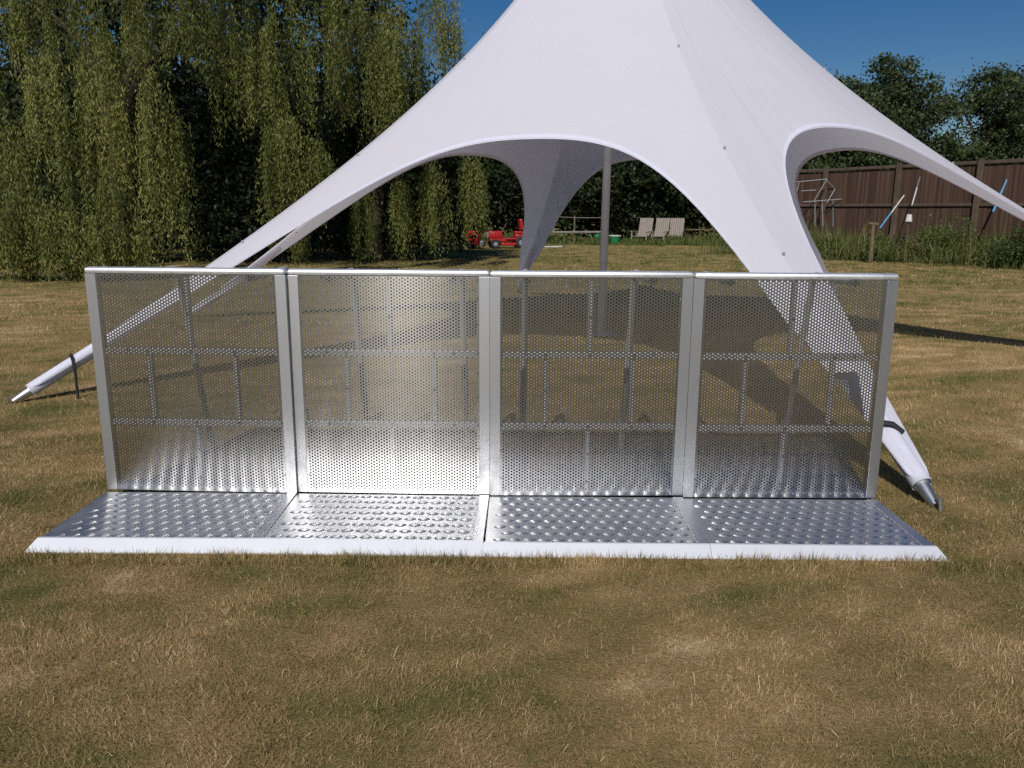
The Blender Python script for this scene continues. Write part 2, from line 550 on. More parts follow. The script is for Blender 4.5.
def willow(name, loc, H, Rc, lobes, nfill, label, seed):
    """trunk with arching limbs and dome-topped lobes of hanging strands; lobes (x, y, z top, radius, hang) relative to loc"""
    rng = np.random.default_rng(seed)
    root = empty(name, loc)
    tag(root, label, "tree", "weeping willows on the left")
    limbs = [(H * (.18 + .03 * i), 1.0 + 2.2 * rng.random(), Rc * .35, H * .2) for i in range(6)]
    obj("trunk", trunk_mesh(H * .36, .27, limbs, (.3, .6)), MAT['willowbark'], root, smooth=True)
    CC, DD, NN, LL, WW, QQ = [], [], [], [], [], []
    lobes = list(lobes)
    for q in range(nfill):                                   # the rest of the crown, all round
        az = rng.random() * np.pi + .0; fr = math.sqrt(rng.random()) * .65
        zt = H * (1.0 - .45 * fr ** 2) * (.4 + .6 * rng.random() ** .7)
        lobes.append((Rc * fr * math.cos(az), Rc * fr * math.sin(az), zt, .5 + .5 * rng.random(), 1.5 + 2.5 * rng.random()))
    for (cx, cy, zt, R, hang) in lobes:
        tone = rng.normal(0, .15)
        nb = int(6 + 13 * R)                                 # twigs hang in bundles with gaps between them
        ba = rng.random(nb) * 6.28; bu = np.sqrt(rng.random(nb)); bl_ = .55 + .6 * rng.random(nb); bd = rng.normal(0, .16, nb)
        ns = int(40 + 100 * R)
        for s in range(ns):
            kb = rng.integers(0, nb)
            bx_, by_ = R * bu[kb] * math.cos(ba[kb]) + rng.normal(0, .085), R * bu[kb] * math.sin(ba[kb]) + rng.normal(0, .085)
            a2 = math.atan2(by_, bx_); rr_ = math.hypot(bx_, by_); u = min(rr_ / R, 1.2)
            top = zt - .55 * R * u ** 2.5 + rng.normal(0, .10) + bd[kb]
            ln = min(hang * bl_[kb] * (.7 + .4 * rng.random()) * (1.05 - .2 * u), top - .08)
            if ln < .3: continue
            m = int(ln / .047)
            t = (np.arange(m) + rng.random(m)) * .047
            ox, oy = math.cos(a2), math.sin(a2)
            bend = .72 + .28 * (1 - np.exp(-t / .5))
            sway = rng.normal(0, .13, 2)
            wob = rng.random(2) * 6.28
            px_ = cx + ox * rr_ * bend + sway[0] * (t / 2.2) ** 2 + .03 * np.sin(t * 3 + wob[0])
            py_ = cy + oy * rr_ * bend + sway[1] * (t / 2.2) ** 2 + .03 * np.sin(t * 3 + wob[1])
            C = np.stack([px_, py_, top - t], 1) + rng.normal(0, .035, (m, 3))
            D = unit(np.stack([rng.normal(0, .55, m), rng.normal(0, .55, m), -np.ones(m)], 1))
            N = unit(np.cross(D, rng.normal(0, 1, (m, 3))))
            CC.append(C); DD.append(D); NN.append(N)
            LL.append(.07 + .06 * rng.random(m)); WW.append(.015 + .012 * rng.random(m))
            st = rng.normal(0, .12)
            QQ.append(np.clip(.45 + tone + st + rng.normal(0, .15, m), 0, 1))
    C, D, N, L, W, Q = map(np.concatenate, (CC, DD, NN, LL, WW, QQ))
    V, F = leaf_quads(C, D, N, L, W)
    link("crown", np_mesh("crown", V, F, {"rnd": np.repeat(Q, 4)}), MAT['willow'], root)
    return root


def leafy_tree(name, loc, blobs, nclump, per, leaf, mat, label, group, seed, trunk_h, trunk_r, flat=1.0, cl=.35, cat="tree", stem="trunk", crown="crown"):
    """crown of leaf clumps spread in the shells of several ellipsoid limbs"""
    rng = np.random.default_rng(seed)
    root = empty(name, loc)
    tag(root, label, cat, group)
    limbs = []
    for (bx, by, bz, rx, ry, rz) in blobs:
        limbs.append((min(trunk_h * .85, max(.3, bz * .6)), math.atan2(by, bx), math.hypot(bx, by), max(.3, bz * .4)))
    obj(stem, trunk_mesh(trunk_h, trunk_r, limbs), MAT['bark'], root, smooth=True)
    CC, QQ = [], []
    vol = np.array([b[3] * b[4] * b[5] for b in blobs]) ** .67; vol /= vol.sum()
    for b, vshare in zip(blobs, vol):
        m = max(3, int(nclump * vshare))
        d = unit(rng.normal(0, 1, (m, 3)))
        r = .35 + .65 * rng.random(m) ** .55
        r *= 1 + .18 * rng.normal(0, 1, m)
        cc = np.array(b[:3]) + d * r[:, None] * np.array(b[3:])
        cc[:, 2] = np.maximum(cc[:, 2], .12)
        tone = rng.normal(0, .14, m)
        cs = cl * (.5 + rng.random(m))
        for i in range(m):
            q = rng.normal(0, 1, (per, 3)) * cs[i] * np.array([.6, .6, .6 * flat])
            CC.append(cc[i] + q)
            QQ.append(np.clip(.45 + tone[i] + rng.normal(0, .15, per), 0, 1))
    C, Q = np.concatenate(CC), np.concatenate(QQ)
    C[:, 2] = np.maximum(C[:, 2], .03)
    n = len(C)
    D = unit(rng.normal(0, 1, (n, 3)) + np.array([0, 0, -.3]))
    N = unit(np.cross(D, rng.normal(0, 1, (n, 3))))
    L = leaf * (.7 + .7 * rng.random(n)); W = L * (.45 + .25 * rng.random(n))
    V, F = leaf_quads(C, D, N, L, W)
    link(crown, np_mesh(crown, V, F, {"rnd": np.repeat(Q, 4)}), mat, root)
    return root


def lobe(root, u, v0, v1, w, Y):
    p = at(u, v0, Y)
    d = Y + 3.93
    return (p[0] - root[0], Y - root[1], float(p[2]), w * .44 / 800 * d, (v1 - v0) / 800 * d)


WA, WB = (-10.6, 17.4, 0), (-4.2, 20.4, 0)
willow("willow_tree", WA, 12.5, 5.0, [lobe(WA, *a) for a in [
    (85, 12, 130, 80, 13.6), (100, 60, 205, 62, 13.2), (40, 60, 200, 50, 12.9), (18, 130, 275, 40, 12.7), (75, 120, 240, 46, 12.8), (150, 84, 268, 46, 13.0), (172, 120, 235, 26, 13.4),
    (48, 198, 285, 66, 12.5), (112, 178, 285, 48, 12.9), (82, 215, 287, 46, 12.5), (5, 215, 286, 46, 12.4), (140, 225, 287, 40, 13.1), (-45, 40, 280, 90, 13.0),
    (135, -5, 70, 50, 13.8), (20, -20, 70, 60, 13.6), (180, 10, 75, 40, 14.0), (118, 110, 200, 34, 13.1),
    (-30, -270, -40, 110, 13.2), (60, -290, -45, 120, 13.0), (150, -270, -40, 110, 13.4), (15, -230, -30, 90, 14.4), (110, -240, -35, 100, 14.4)]], 4,  # this row: out-of-view crown lobes, added to shade the foliage behind
    "big weeping willow at the far left with strands down to the lawn", 11)
willow("willow_tree", WB, 12.0, 4.4, [lobe(WB, *a) for a in [
    (235, -8, 112, 76, 15.2), (282, 8, 122, 66, 14.9), (262, 40, 135, 40, 14.7), (290, 117, 228, 74, 14.4), (278, 135, 245, 40, 14.2), (318, 150, 215, 36, 14.6), (330, -15, 85, 50, 15.4),
    (392, 12, 132, 54, 15.6), (376, 40, 150, 30, 15.4), (436, -10, 80, 54, 16.6), (415, 30, 105, 34, 16.2), (362, 192, 266, 30, 15.8), (300, 238, 268, 24, 15.8), (345, 60, 120, 30, 16.2),
    (472, 160, 238, 32, 17.6), (432, 165, 255, 40, 17.2), (400, 180, 262, 30, 17.4), (208, -25, 60, 50, 15.8), (450, 20, 75, 24, 16.8),
    (215, -270, -45, 110, 14.8), (300, -280, -45, 120, 14.8), (380, -270, -45, 110, 15.4), (255, -230, -40, 90, 16.0), (340, -240, -40, 100, 16.2)]], 3,  # unseen upper lobes, added so this willow's interior falls into shade
    "weeping willow directly behind the left slope of the white tent", 12)

rb = random.Random(5)
bt = "dark trees standing behind the willows"
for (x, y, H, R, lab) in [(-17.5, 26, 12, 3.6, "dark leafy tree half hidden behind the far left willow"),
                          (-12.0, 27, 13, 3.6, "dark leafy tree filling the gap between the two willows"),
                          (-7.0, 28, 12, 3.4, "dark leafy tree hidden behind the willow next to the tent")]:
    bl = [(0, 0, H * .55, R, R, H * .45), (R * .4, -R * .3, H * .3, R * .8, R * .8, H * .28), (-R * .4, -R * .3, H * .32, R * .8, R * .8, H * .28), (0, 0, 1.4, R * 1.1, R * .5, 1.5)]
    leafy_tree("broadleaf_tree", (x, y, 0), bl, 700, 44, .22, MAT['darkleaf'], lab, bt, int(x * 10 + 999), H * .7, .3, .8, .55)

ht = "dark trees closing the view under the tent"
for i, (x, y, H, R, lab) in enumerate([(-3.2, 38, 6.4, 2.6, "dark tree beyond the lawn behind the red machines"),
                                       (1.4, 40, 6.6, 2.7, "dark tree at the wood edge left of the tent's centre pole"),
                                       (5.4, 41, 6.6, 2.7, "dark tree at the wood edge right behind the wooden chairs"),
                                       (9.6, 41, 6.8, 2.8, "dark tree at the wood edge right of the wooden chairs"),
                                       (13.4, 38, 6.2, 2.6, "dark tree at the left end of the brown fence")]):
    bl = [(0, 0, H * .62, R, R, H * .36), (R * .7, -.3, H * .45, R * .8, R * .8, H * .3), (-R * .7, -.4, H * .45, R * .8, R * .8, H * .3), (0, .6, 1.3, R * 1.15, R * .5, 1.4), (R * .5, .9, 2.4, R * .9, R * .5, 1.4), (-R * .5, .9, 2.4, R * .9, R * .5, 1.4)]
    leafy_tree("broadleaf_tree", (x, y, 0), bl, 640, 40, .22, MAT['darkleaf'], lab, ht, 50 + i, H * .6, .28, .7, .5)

rt = "trees beyond the brown fence"
# blobs measured as flat tiers with sky between them
def tiers(H, R, n, seed):
    r_ = random.Random(seed)
    out = []
    for i in range(n):
        f = i / (n - 1)
        z = H * (.30 + .64 * f)
        rr = R * (1.0 - .55 * f ** 2)
        for kx in range(3 if f < .8 else 2):
            a = r_.random() * 6.28
            out.append((rr * .55 * math.cos(a), rr * .4 * math.sin(a), z + r_.uniform(-.4, .4), rr * r_.uniform(.48, .72), rr * .55, H * r_.uniform(.06, .10)))
    return out
for i, (x, y, H, R, lab, m) in enumerate([(14.3, 33, 7.4, 2.3, "tree showing above the tent's right slope, left end of the row", 'pineleaf'),
                                          (17.4, 34, 8.1, 3.3, "tall bushy tree above the fence, left of the gap of sky", 'pineleaf'),
                                          (21.2, 34, 7.9, 3.5, "open crowned tree above the fence at the right edge", 'pineleaf'),
                                          (25.0, 36, 6.4, 3.0, "lower tree over the fence beside the open crowned tree", 'pineleaf')]):
    leafy_tree("broadleaf_tree", (x, y, 0), tiers(H, R, 9, 70 + i), 1000, 42, .145, MAT[m], lab, rt, 80 + i, H * .7, .22, .55, .42)

for (x, y, lab) in [(-11.6, 18.9, "added dark leaf mass for the shaded inside of the far left willow"), (-7.4, 19.4, "added dark leaf mass for the shaded gap between the two willows"), (-3.7, 21.0, "added dark leaf mass for the shaded inside of the willow next to the tent")]:
    leafy_tree("hedge_bush", (x, y, 0), [(0, 0, 1.3, 2.4, .7, 1.3), (1.4, .4, 2.6, 1.4, .7, 1.6), (-1.4, .4, 2.8, 1.6, .7, 1.8), (0, .5, 4.2, 1.7, .8, 1.7)], 520, 40, .14, MAT['darkleaf'], lab, None, int(900 + x * 7), 1.2, .06, .8, .35, "bush", "stem", "foliage")  # dark foliage added so the gaps in the willows read as deep shade
# low scrub behind the fence and bush in front of it
leafy_tree("hedge_bush", (12.6, 30.5, 0), [(0, 0, 2.2, 2.4, 1, 1.2), (2.6, .5, 2.3, 2, 1, 1.2), (-1.5, 0, 2.0, 1.5, 1, 1.2)], 160, 36, .13, MAT['pineleaf'],
           "green bush peeping over the brown fence through the tent's right arch", None, 91, 1.5, .08, .8, .3, "bush", "stem", "foliage")
leafy_tree("hedge_bush", (14.6, 18.3, 0), [(0, 0, .7, 1.0, .6, .65), (1.3, .4, .8, 1.1, .6, .75), (-.8, .2, .45, .7, .5, .4)], 150, 34, .075, MAT['bushleaf'],
           "dark green bush in front of the fence under the tent's right leg", None, 92, .7, .04, .8, .2, "bush", "stem", "foliage")
leafy_tree("hedge_bush", (-10.0, 12.9, 0), [(0, 0, .5, 1.3, .5, .5), (1.4, .3, .4, .9, .5, .4), (-1.4, .2, .55, 1.0, .5, .5)], 130, 36, .085, MAT['willow'],
           "light green low bush on the lawn edge at the foot of the left willow", None, 93, .4, .03, .8, .2, "bush", "stem", "foliage")

# ------------------------------------------------------------------ brown fence
FA, FB = Vector((9.9, 28.2, 0)), Vector((17.6, 14.8, 0))
FL = (FB - FA).length
fence = empty("board_fence", FA, math.atan2(FB.y - FA.y, FB.x - FA.x))
tag(fence, "tall dark brown board fence with grey rails behind the weeds", "fence")
FH = 2.95
bm = bmesh.new()
xx = 0.0; rf = random.Random(2)
while xx < FL:
    w = .15
    d = rf.uniform(-.006, .006)
    box(bm, (xx, .0 + d, .05), (xx + w - .006, .022 + d, FH - .02 + rf.uniform(-.015, .0)))
    xx += w
obj("boards", bm, MAT['fence'], fence)
bm = bmesh.new(); box(bm, (-.05, -.06, FH), (FL + .05, .09, FH + .10), .012); obj("cap_rail", bm, MAT['fencerail'], fence)
for z in (1.72,):
    bm = bmesh.new(); box(bm, (0, -.055, z), (FL, -.008, z + .09), .008); obj("rail", bm, MAT['fencerail'], fence)
for px_ in (.4, 2.7, 5.6, 8.3, 11.0, 13.6):
    bm = bmesh.new(); box(bm, (px_, -.15, 0), (px_ + .16, -.057, FH + .16 - .0), .012); obj("post", bm, MAT['fencerail'], fence)
# the fence's shed-like return at its left end
# weeds along the fence
def weeds(name, line, n, hmax, spread, mat, label, seed, wd=.012):
    rng = np.random.default_rng(seed)
    P = np.array(line)
    seg = rng.integers(0, len(P) - 1, n); t = rng.random(n)
    base = P[seg] + (P[seg + 1] - P[seg]) * t[:, None]
    x = base[:, 0] + rng.normal(0, spread, n); y = base[:, 1] + rng.normal(0, spread, n)
    cl = fbm(x * 1.3 + seed, y * 1.3, 3)
    L = hmax * (.25 + .75 * rng.random(n)) * np.clip(cl * 1.8 - .25, .15, 1.1)
    az = rng.random(n) * 6.28; ti = np.abs(rng.normal(.35, .3, n))
    wa = rng.random(n) * 6.28; W = wd * (.6 + rng.random(n))
    h = .5
    D1 = np.stack([np.cos(az) * np.sin(ti * .5), np.sin(az) * np.sin(ti * .5), np.cos(ti * .5)], 1)
    D2 = np.stack([np.cos(az) * np.sin(ti * 1.6), np.sin(az) * np.sin(ti * 1.6), np.cos(ti * 1.6)], 1)
    B = np.stack([x, y, np.zeros(n)], 1)
    Mi = B + D1 * (L * h)[:, None]; T = Mi + D2 * (L * h)[:, None]
    Wv = np.stack([np.cos(wa), np.sin(wa), np.zeros(n)], 1) * W[:, None]
    V = np.stack([B, Mi + Wv, T, Mi - Wv], 1).reshape(-1, 3)
    F = np.arange(n * 4).reshape(n, 4)
    q = np.clip(.15 + .75 * fbm(x * .8 + 3, y * .8 + seed, 3) + rng.normal(0, .18, n), 0, 1)
    tag(link(name, np_mesh(name, V, F, {"rnd": np.repeat(q, 4)}), mat), label, "weeds", kind="stuff")


def leafy_weeds(line, n, hmax, spread, mat, label, seed, leaf=.06):
    rng = np.random.default_rng(seed)
    P = np.array(line)
    seg = rng.integers(0, len(P) - 1, n); t = rng.random(n)
    base = P[seg] + (P[seg + 1] - P[seg]) * t[:, None]
    x = base[:, 0] + rng.normal(0, spread, n); y = base[:, 1] + rng.normal(0, spread, n)
    top = hmax * np.clip(1.9 * fbm(x * .9 + seed, y * .9, 4) - .35, .08, 1.2)
    z = top * (1 - rng.random(n) ** 1.6 * .95)
    # gather into plants
    x += .10 * np.sin(z * 9 + x * 7); y += .10 * np.cos(z * 8 + y * 5)
    D = unit(rng.normal(0, 1, (n, 3)) + [0, 0, .5]); N = unit(np.cross(D, rng.normal(0, 1, (n, 3))))
    L = leaf * (.5 + 1.1 * rng.random(n))
    V, F = leaf_quads(np.stack([x, y, z], 1), D, N, L, L * (.3 + .3 * rng.random(n)))
    q = np.clip(.08 + .8 * fbm(x * .7 + 3, y * .7 + seed, 3) + rng.normal(0, .16, n), 0, 1)
    tag(link("weeds", np_mesh("weeds", V, F, {"rnd": np.repeat(q, 4)}), mat), label, "weeds", kind="stuff")


leafy_weeds([(9.5, 25.2), (12.0, 22.6), (16.6, 16.9), (18.2, 14.2)], 75000, 1.25, .62, MAT['weedleaf'], "leafy nettles and docks growing in front of the brown fence", 31)
weeds("weeds", [(8.5, 26.2), (11.5, 23.6), (16.4, 17.2), (18, 14.5)], 15000, 1.5, .8, MAT['weedleaf'], "tall green and brown weeds along the foot of the brown fence", 21, .011)
weeds("weeds", [(-1, 34.2), (5, 34.6), (13.5, 34.4)], 24000, .55, .6, MAT['weedleaf'], "rough browned grass around the wooden chairs under the trees", 22, .02)

# ------------------------------------------------------------------ star tent
TR, TC = 6.0579, np.array([1.2682, 5.9086])
AZ = np.array([-1.3989, -.3737, .765, 1.7811, 2.9141, 3.7869])
SC = np.array([1.0, 1.1372, 1.0574, .8838, .9838, 1.05])
RM, PW, K0 = 2.6822, 2.9636, .6143
DZ = [0, 0, 0, 0, 0, -.141]


def prof(x):
    """ridge height above the lawn at distance x from the pole: a hanging, concave line"""
    x = np.asarray(x, float)
    return 2.1683 * np.exp(-x / 2.0005) + 3.2794 - .5524 * x + .55 * np.exp(-x / .35)


def slope(x):
    return -(prof(x + .02) - prof(x - .02)) / .04


CUT = TR * .974
NPH, NS = 26, 46
a_ = np.linspace(0, 1, NPH + 1)
ph = rad(30) * (1 - (1 - a_) ** 1.9)
kk = (math.sqrt(3) * np.tan(ph)) ** PW
r_edge = RM / np.maximum(1 - kk, 1e-12) ** (1 / PW) / np.cos(ph)
r_edge = np.minimum(r_edge, CUT / np.cos(rad(30) - ph))
ss = np.linspace(0, 1, NS + 1)
rr = .16 + ss[None, :] * (r_edge[:, None] - .16)
dd = rad(30) - ph[:, None]
rho, ww = rr * np.cos(dd), rr * np.sin(dd)
nar = np.clip((rho / TR - .78) / .17, 0, 1); nar = 1 - .56 * nar * nar * (3 - 2 * nar)      # the sleeves narrow towards the pegs
ww = ww * nar
dd = np.arctan2(ww, rho); rr = np.hypot(rho, ww)
PHI = rad(30) - dd
zz = prof(rr * (1 + .05 * (1 - (PHI / rad(30)) ** 2.6) ** 1.12))      # rounder than the ridges, without a fold between two legs


def tent_col(j, i, sg):
    """column of canopy points: sector j, angle index i (0 mid .. NPH ridge), side sg"""
    a0, a1 = AZ[j], AZ[(j + 1) % 6] + (2 * math.pi if j == 5 else 0)
    f = .5 + sg * PHI[i] / rad(60)
    A = a0 + (a1 - a0) * f
    S = SC[j] + (SC[(j + 1) % 6] - SC[j]) * (f * f * (3 - 2 * f))
    w = 1 - (ph[i] / rad(30)) ** 2
    z = zz[i] + DZ[j] * w * ss ** 2
    return np.stack([TC[0] + rr[i] * S * np.cos(A), TC[1] + rr[i] * S * np.sin(A), z], 1)


cols = []
for j in range(6):
    for i in list(range(NPH, 0, -1)):
        cols.append(tent_col(j, i, -1))
    for i in range(0, NPH):
        cols.append(tent_col(j, i, 1))
cols = np.array(cols)
nc = len(cols)
idx = np.arange(nc * (NS + 1)).reshape(nc, NS + 1)
nxt = np.roll(idx, -1, axis=0)
F = np.stack([idx[:, :-1].ravel(), idx[:, 1:].ravel(), nxt[:, 1:].ravel(), nxt[:, :-1].ravel()], 1)
tent = empty("star_tent", (TC[0], TC[1], 0))
tag(tent, "large white star shaped canopy tent with six legs staked on the lawn", "tent")
TO = np.array([TC[0], TC[1], 0])
angs = np.array([[j + .5 + sg * PHI[i] / rad(60) for sg, i in [(-1, q) for q in range(NPH, 0, -1)] + [(1, q) for q in range(NPH)]] for j in range(6)]).reshape(nc, NS + 1)
me = np_mesh("canopy", cols.reshape(-1, 3) - TO, F, {"ang": angs.ravel(), "along": np.tile(ss, nc)}, True)
cn = link("canopy", me, MAT['fabric'], tent)
# hem tape along each scalloped edge, under the cloth
for j in range(6):
    e = np.array([tent_col(j, i, -1)[-1] for i in range(NPH - 1, 0, -1)] + [tent_col(j, i, 1)[-1] for i in range(0, NPH)])
    e2 = np.array([tent_col(j, i, -1)[-1] * .0 + (lambda c: c[-1] + (c[-4] - c[-1]) * min(1, .055 / max(1e-6, np.linalg.norm(c[-4] - c[-1]))))(tent_col(j, i, -1)) for i in range(NPH - 1, 0, -1)]
                  + [(lambda c: c[-1] + (c[-4] - c[-1]) * min(1, .055 / max(1e-6, np.linalg.norm(c[-4] - c[-1]))))(tent_col(j, i, 1)) for i in range(0, NPH)])
    bm = bmesh.new()
    rows = []
    for p, q in zip(e, e2):
        dn = np.array([0, 0, -.007]); th = np.array([0, 0, -.004])
        rows.append([bm.verts.new(Vector(v - TO)) for v in (p + dn, q + dn, q + dn + th, p + dn + th)])
    for r0, r1 in zip(rows, rows[1:]):
        for kq in range(4):
            bm.faces.new((r0[kq], r0[(kq + 1) % 4], r1[(kq + 1) % 4], r1[kq]))
    bmesh.ops.recalc_face_normals(bm, faces=bm.faces)
    obj("hem", bm, MAT['fabric'], cn, smooth=True)


def ridge_pt(k_, rho_, dz=0.0):
    return Vector((rho_ * SC[k_] * math.cos(AZ[k_]), rho_ * SC[k_] * math.sin(AZ[k_]), float(prof(rho_)) + dz))


bm = bmesh.new()
tube(bm, [(-.085, 0, 0), (-.06, 0, 3.0), (-.02, 0, 5.85)], .048, 16)
pole = obj("pole", bm, MAT['pole'], tent, smooth=True)
bm = bmesh.new()
box(bm, (-.265, -.18, .0), (.095, .18, .014), .004); tube(bm, [(-.085, 0, .014), (-.085, 0, .12)], .066, 14)
obj("pole_base", bm, MAT['galv'], pole, smooth=True)
bm = bmesh.new()
tube(bm, [(-.02, 0, 5.70), (-.02, 0, 5.86), (-.02, 0, 6.04), (-.02, 0, 6.10)], [.2, .19, .12, .03], 18)
obj("top_cap", bm, MAT['fabric'], tent, smooth=True)
for k_ in range(6):
    A = ridge_pt(k_, TR * .90, -.06); B = ridge_pt(k_, TR * .96, -.05); E_ = ridge_pt(k_, TR * .993); E_.z = .015
    bm = bmesh.new()
    mid = B + (E_ - B) * .5
    tube(bm, [A, B, mid, E_], [.043, .043, .036, .024], 14)
    t = (E_ - B).normalized()
    obj("leg_tube", bm, MAT['galv'], tent, smooth=True)
    bm = bmesh.new()
    tube(bm, [ridge_pt(k_, TR * .74, -.05), ridge_pt(k_, TR * .80, -.056), ridge_pt(k_, TR * .88, -.056), ridge_pt(k_, TR * .974, -.046)], [.03, .052, .055, .053], 16, False)
    obj("leg_sleeve", bm, MAT['fabric'], tent, smooth=True)
    bm = bmesh.new()
    q = E_ + Vector((t.x, t.y, 0)).normalized() * .05
    tube(bm, [q + Vector((t.x * -.03, t.y * -.03, .05)), q + Vector((t.x * -.02, t.y * -.02, .02)), q + Vector((t.x * .05, t.y * .05, -.25))], [.02, .011, .008], 8)
    obj("ground_peg", bm, MAT['galv'], tent, smooth=True)
    for rq in (.33, .52, .70):
        p = ridge_pt(k_, TR * rq, .012)
        bm = bmesh.new(); box(bm, (p.x - .009, p.y - .009, p.z - .02), (p.x + .009, p.y + .009, p.z + .008), .003)
        obj("guy_loop", bm, MAT['grey'], tent)
# black strap round the front left leg, and the black buckle tab on the front right leg
w_dir = Vector((-math.sin(AZ[5]), math.cos(AZ[5]), 0))
p = ridge_pt(5, TR * .925)
bm = bmesh.new()
tube(bm, [p + w_dir * .10 + Vector((0, 0, -.10)), p + w_dir * .085 + Vector((0, 0, -.01)), p + w_dir * .03 + Vector((0, 0, .018)), p - w_dir * .03 + Vector((0, 0, .018)),
          p - w_dir * .085 + Vector((0, 0, -.012)), p - w_dir * .11 + Vector((0, 0, -.09)), p - w_dir * .11 + Vector((.0, 0, -p.z + .0))] if False else
     [p + w_dir * .11 + Vector((0, 0, -.08)), p + w_dir * .08 + Vector((0, 0, -.012)), p + w_dir * .0 + Vector((0, 0, .022)), p - w_dir * .08 + Vector((0, 0, -.012)),
      p - w_dir * .115 + Vector((0, 0, -.08))] , .014, 6)
tube(bm, [p + w_dir * .11 + Vector((0, 0, -.08)), Vector((p.x + w_dir.x * .12, p.y + w_dir.y * .12, .0))], .012, 6)
obj("strap", bm, MAT['black'], tent, smooth=True)
p = ridge_pt(0, TR * .925); w0 = Vector((-math.sin(AZ[0]), math.cos(AZ[0]), 0)); rdir = Vector((math.cos(AZ[0]), math.sin(AZ[0]), -.62)).normalized()
bm = bmesh.new()
tube(bm, [p - w0 * .055 + Vector((0, 0, .012)) - rdir * .03, p + Vector((0, 0, .02)), p + w0 * .05 + Vector((0, 0, .0)) + rdir * .035], [.018, .02, .016], 8)
obj("strap", bm, MAT['black'], tent, smooth=True)

# ------------------------------------------------------------------ crowd barrier
def sheet_mesh():
    T, hr, th = .016, .0049, .002                                    # round holes in 60 degree stagger, 16 mm apart
    nx_, nz_ = 63, 69
    dx = T * math.sqrt(3) / 2
    x0, z0 = -(nx_ - 1) / 2 * dx, .0705
    s_ = T / math.sqrt(3)
    hexv = np.array([(s_ * math.cos(math.radians(60 * q)), s_ * math.sin(math.radians(60 * q))) for q in range(6)])
    ringO = np.array([p for q in range(6) for p in (hexv[q], (hexv[q] + hexv[(q + 1) % 6]) / 2)])
    ang = np.radians(np.arange(12) * 30)
    ringI = np.stack([np.cos(ang), np.sin(ang)], 1) * hr
    cen = np.array([(x0 + i * dx, z0 + T * r + (T / 2 if i % 2 else 0)) for i in range(nx_) for r in range(nz_ - (i % 2))])
    n = len(cen); K = 12
    O = cen[:, None] + ringO[None]; I = cen[:, None] + ringI[None]
    P2 = np.concatenate([O, I], 1).reshape(-1, 2)
    b = np.arange(n)[:, None] * 2 * K
    qf = np.concatenate([b + [i, (i + 1) % K, K + (i + 1) % K, K + i] for i in range(K)], 0)
    # solid margins around the punched field
    zb, zt, xm = z0 - T / 2, z0 + (nz_ - .5) * T, .4465
    q4 = [[(-xm, .046), (xm, .046), (xm, zb), (-xm, zb)], [(-xm, zt), (xm, zt), (xm, 1.168), (-xm, 1.168)]]
    xr = x0 + (nx_ - 1) * dx
    for r in range(nz_):
        zc = z0 + r * T
        q4 += [[(-xm, zc - T / 2), (x0 - s_ / 2, zc - T / 2), (x0 - s_, zc), (-xm, zc)], [(-xm, zc), (x0 - s_, zc), (x0 - s_ / 2, zc + T / 2), (-xm, zc + T / 2)],
               [(xr + s_ / 2, zc - T / 2), (xm, zc - T / 2), (xm, zc), (xr + s_, zc)], [(xr + s_, zc), (xm, zc), (xm, zc + T / 2), (xr + s_ / 2, zc + T / 2)]]
    for i in range(1, nx_, 2):
        xc = x0 + i * dx
        q4 += [[(xc - s_, zb), (xc + s_, zb), (xc + s_ / 2, z0), (xc - s_ / 2, z0)], [(xc - s_ / 2, zt - T / 2), (xc + s_ / 2, zt - T / 2), (xc + s_, zt), (xc - s_, zt)]]
    S = np.array(q4).reshape(-1, 2)
    sf = np.arange(len(q4) * 4).reshape(-1, 4) + len(P2)
    P2 = np.concatenate([P2, S]); QF = np.concatenate([qf, sf]); m = len(P2)
    front = np.stack([P2[:, 0], np.zeros(m), P2[:, 1]], 1); back = front + [0, th, 0]
    wall = np.concatenate([b + [K + i, K + (i + 1) % K] for i in range(K)], 0)
    WF = np.stack([wall[:, 0], wall[:, 1], wall[:, 1] + m, wall[:, 0] + m], 1)
    V = np.concatenate([front, back]); F = np.concatenate([QF, QF[:, ::-1] + m, WF])
    # rivet heads along the margins
    rv, rf_, o = [], [], len(V)
    spots = [(sx * .4395, z) for sx in (-1, 1) for z in (.14, .29, .415, .56, .685, .785, .93, 1.06, 1.15)]
    spots += [(x, 1.160) for x in (-.33, -.2, 0, .2, .33)] + [(x, z) for z in (.415, .785) for x in (-.32, -.22, 0, .22, .32)]
    spots += [(0, .12), (0, .27), (-.22, .6), (.22, .6), (0, .97)]
    for (x, z) in spots:
        a8 = np.arange(8) * np.pi / 4
        ring = np.stack([x + .0062 * np.cos(a8), np.full(8, -.0005), z + .0062 * np.sin(a8)], 1)
        ring2 = np.stack([x + .0038 * np.cos(a8), np.full(8, -.0032), z + .0038 * np.sin(a8)], 1)
        rv += [ring, ring2]
        rf_ += [[o + i, o + (i + 1) % 8, o + 8 + (i + 1) % 8, o + 8 + i] for i in range(8)]
        rf_ += [[o + 8, o + 9, o + 10, o + 11], [o + 8, o + 11, o + 12, o + 15], [o + 12, o + 13, o + 14, o + 15]]
        o += 16
    V = np.concatenate([V] + rv); F = np.concatenate([F, np.array(rf_)])
    me = np_mesh("perforated_panel", V, F)
    mi = np.zeros(len(F), dtype=np.int32); mi[2 * len(QF):2 * len(QF) + len(WF)] = 1
    me.polygons.foreach_set("material_index", mi)
    return me


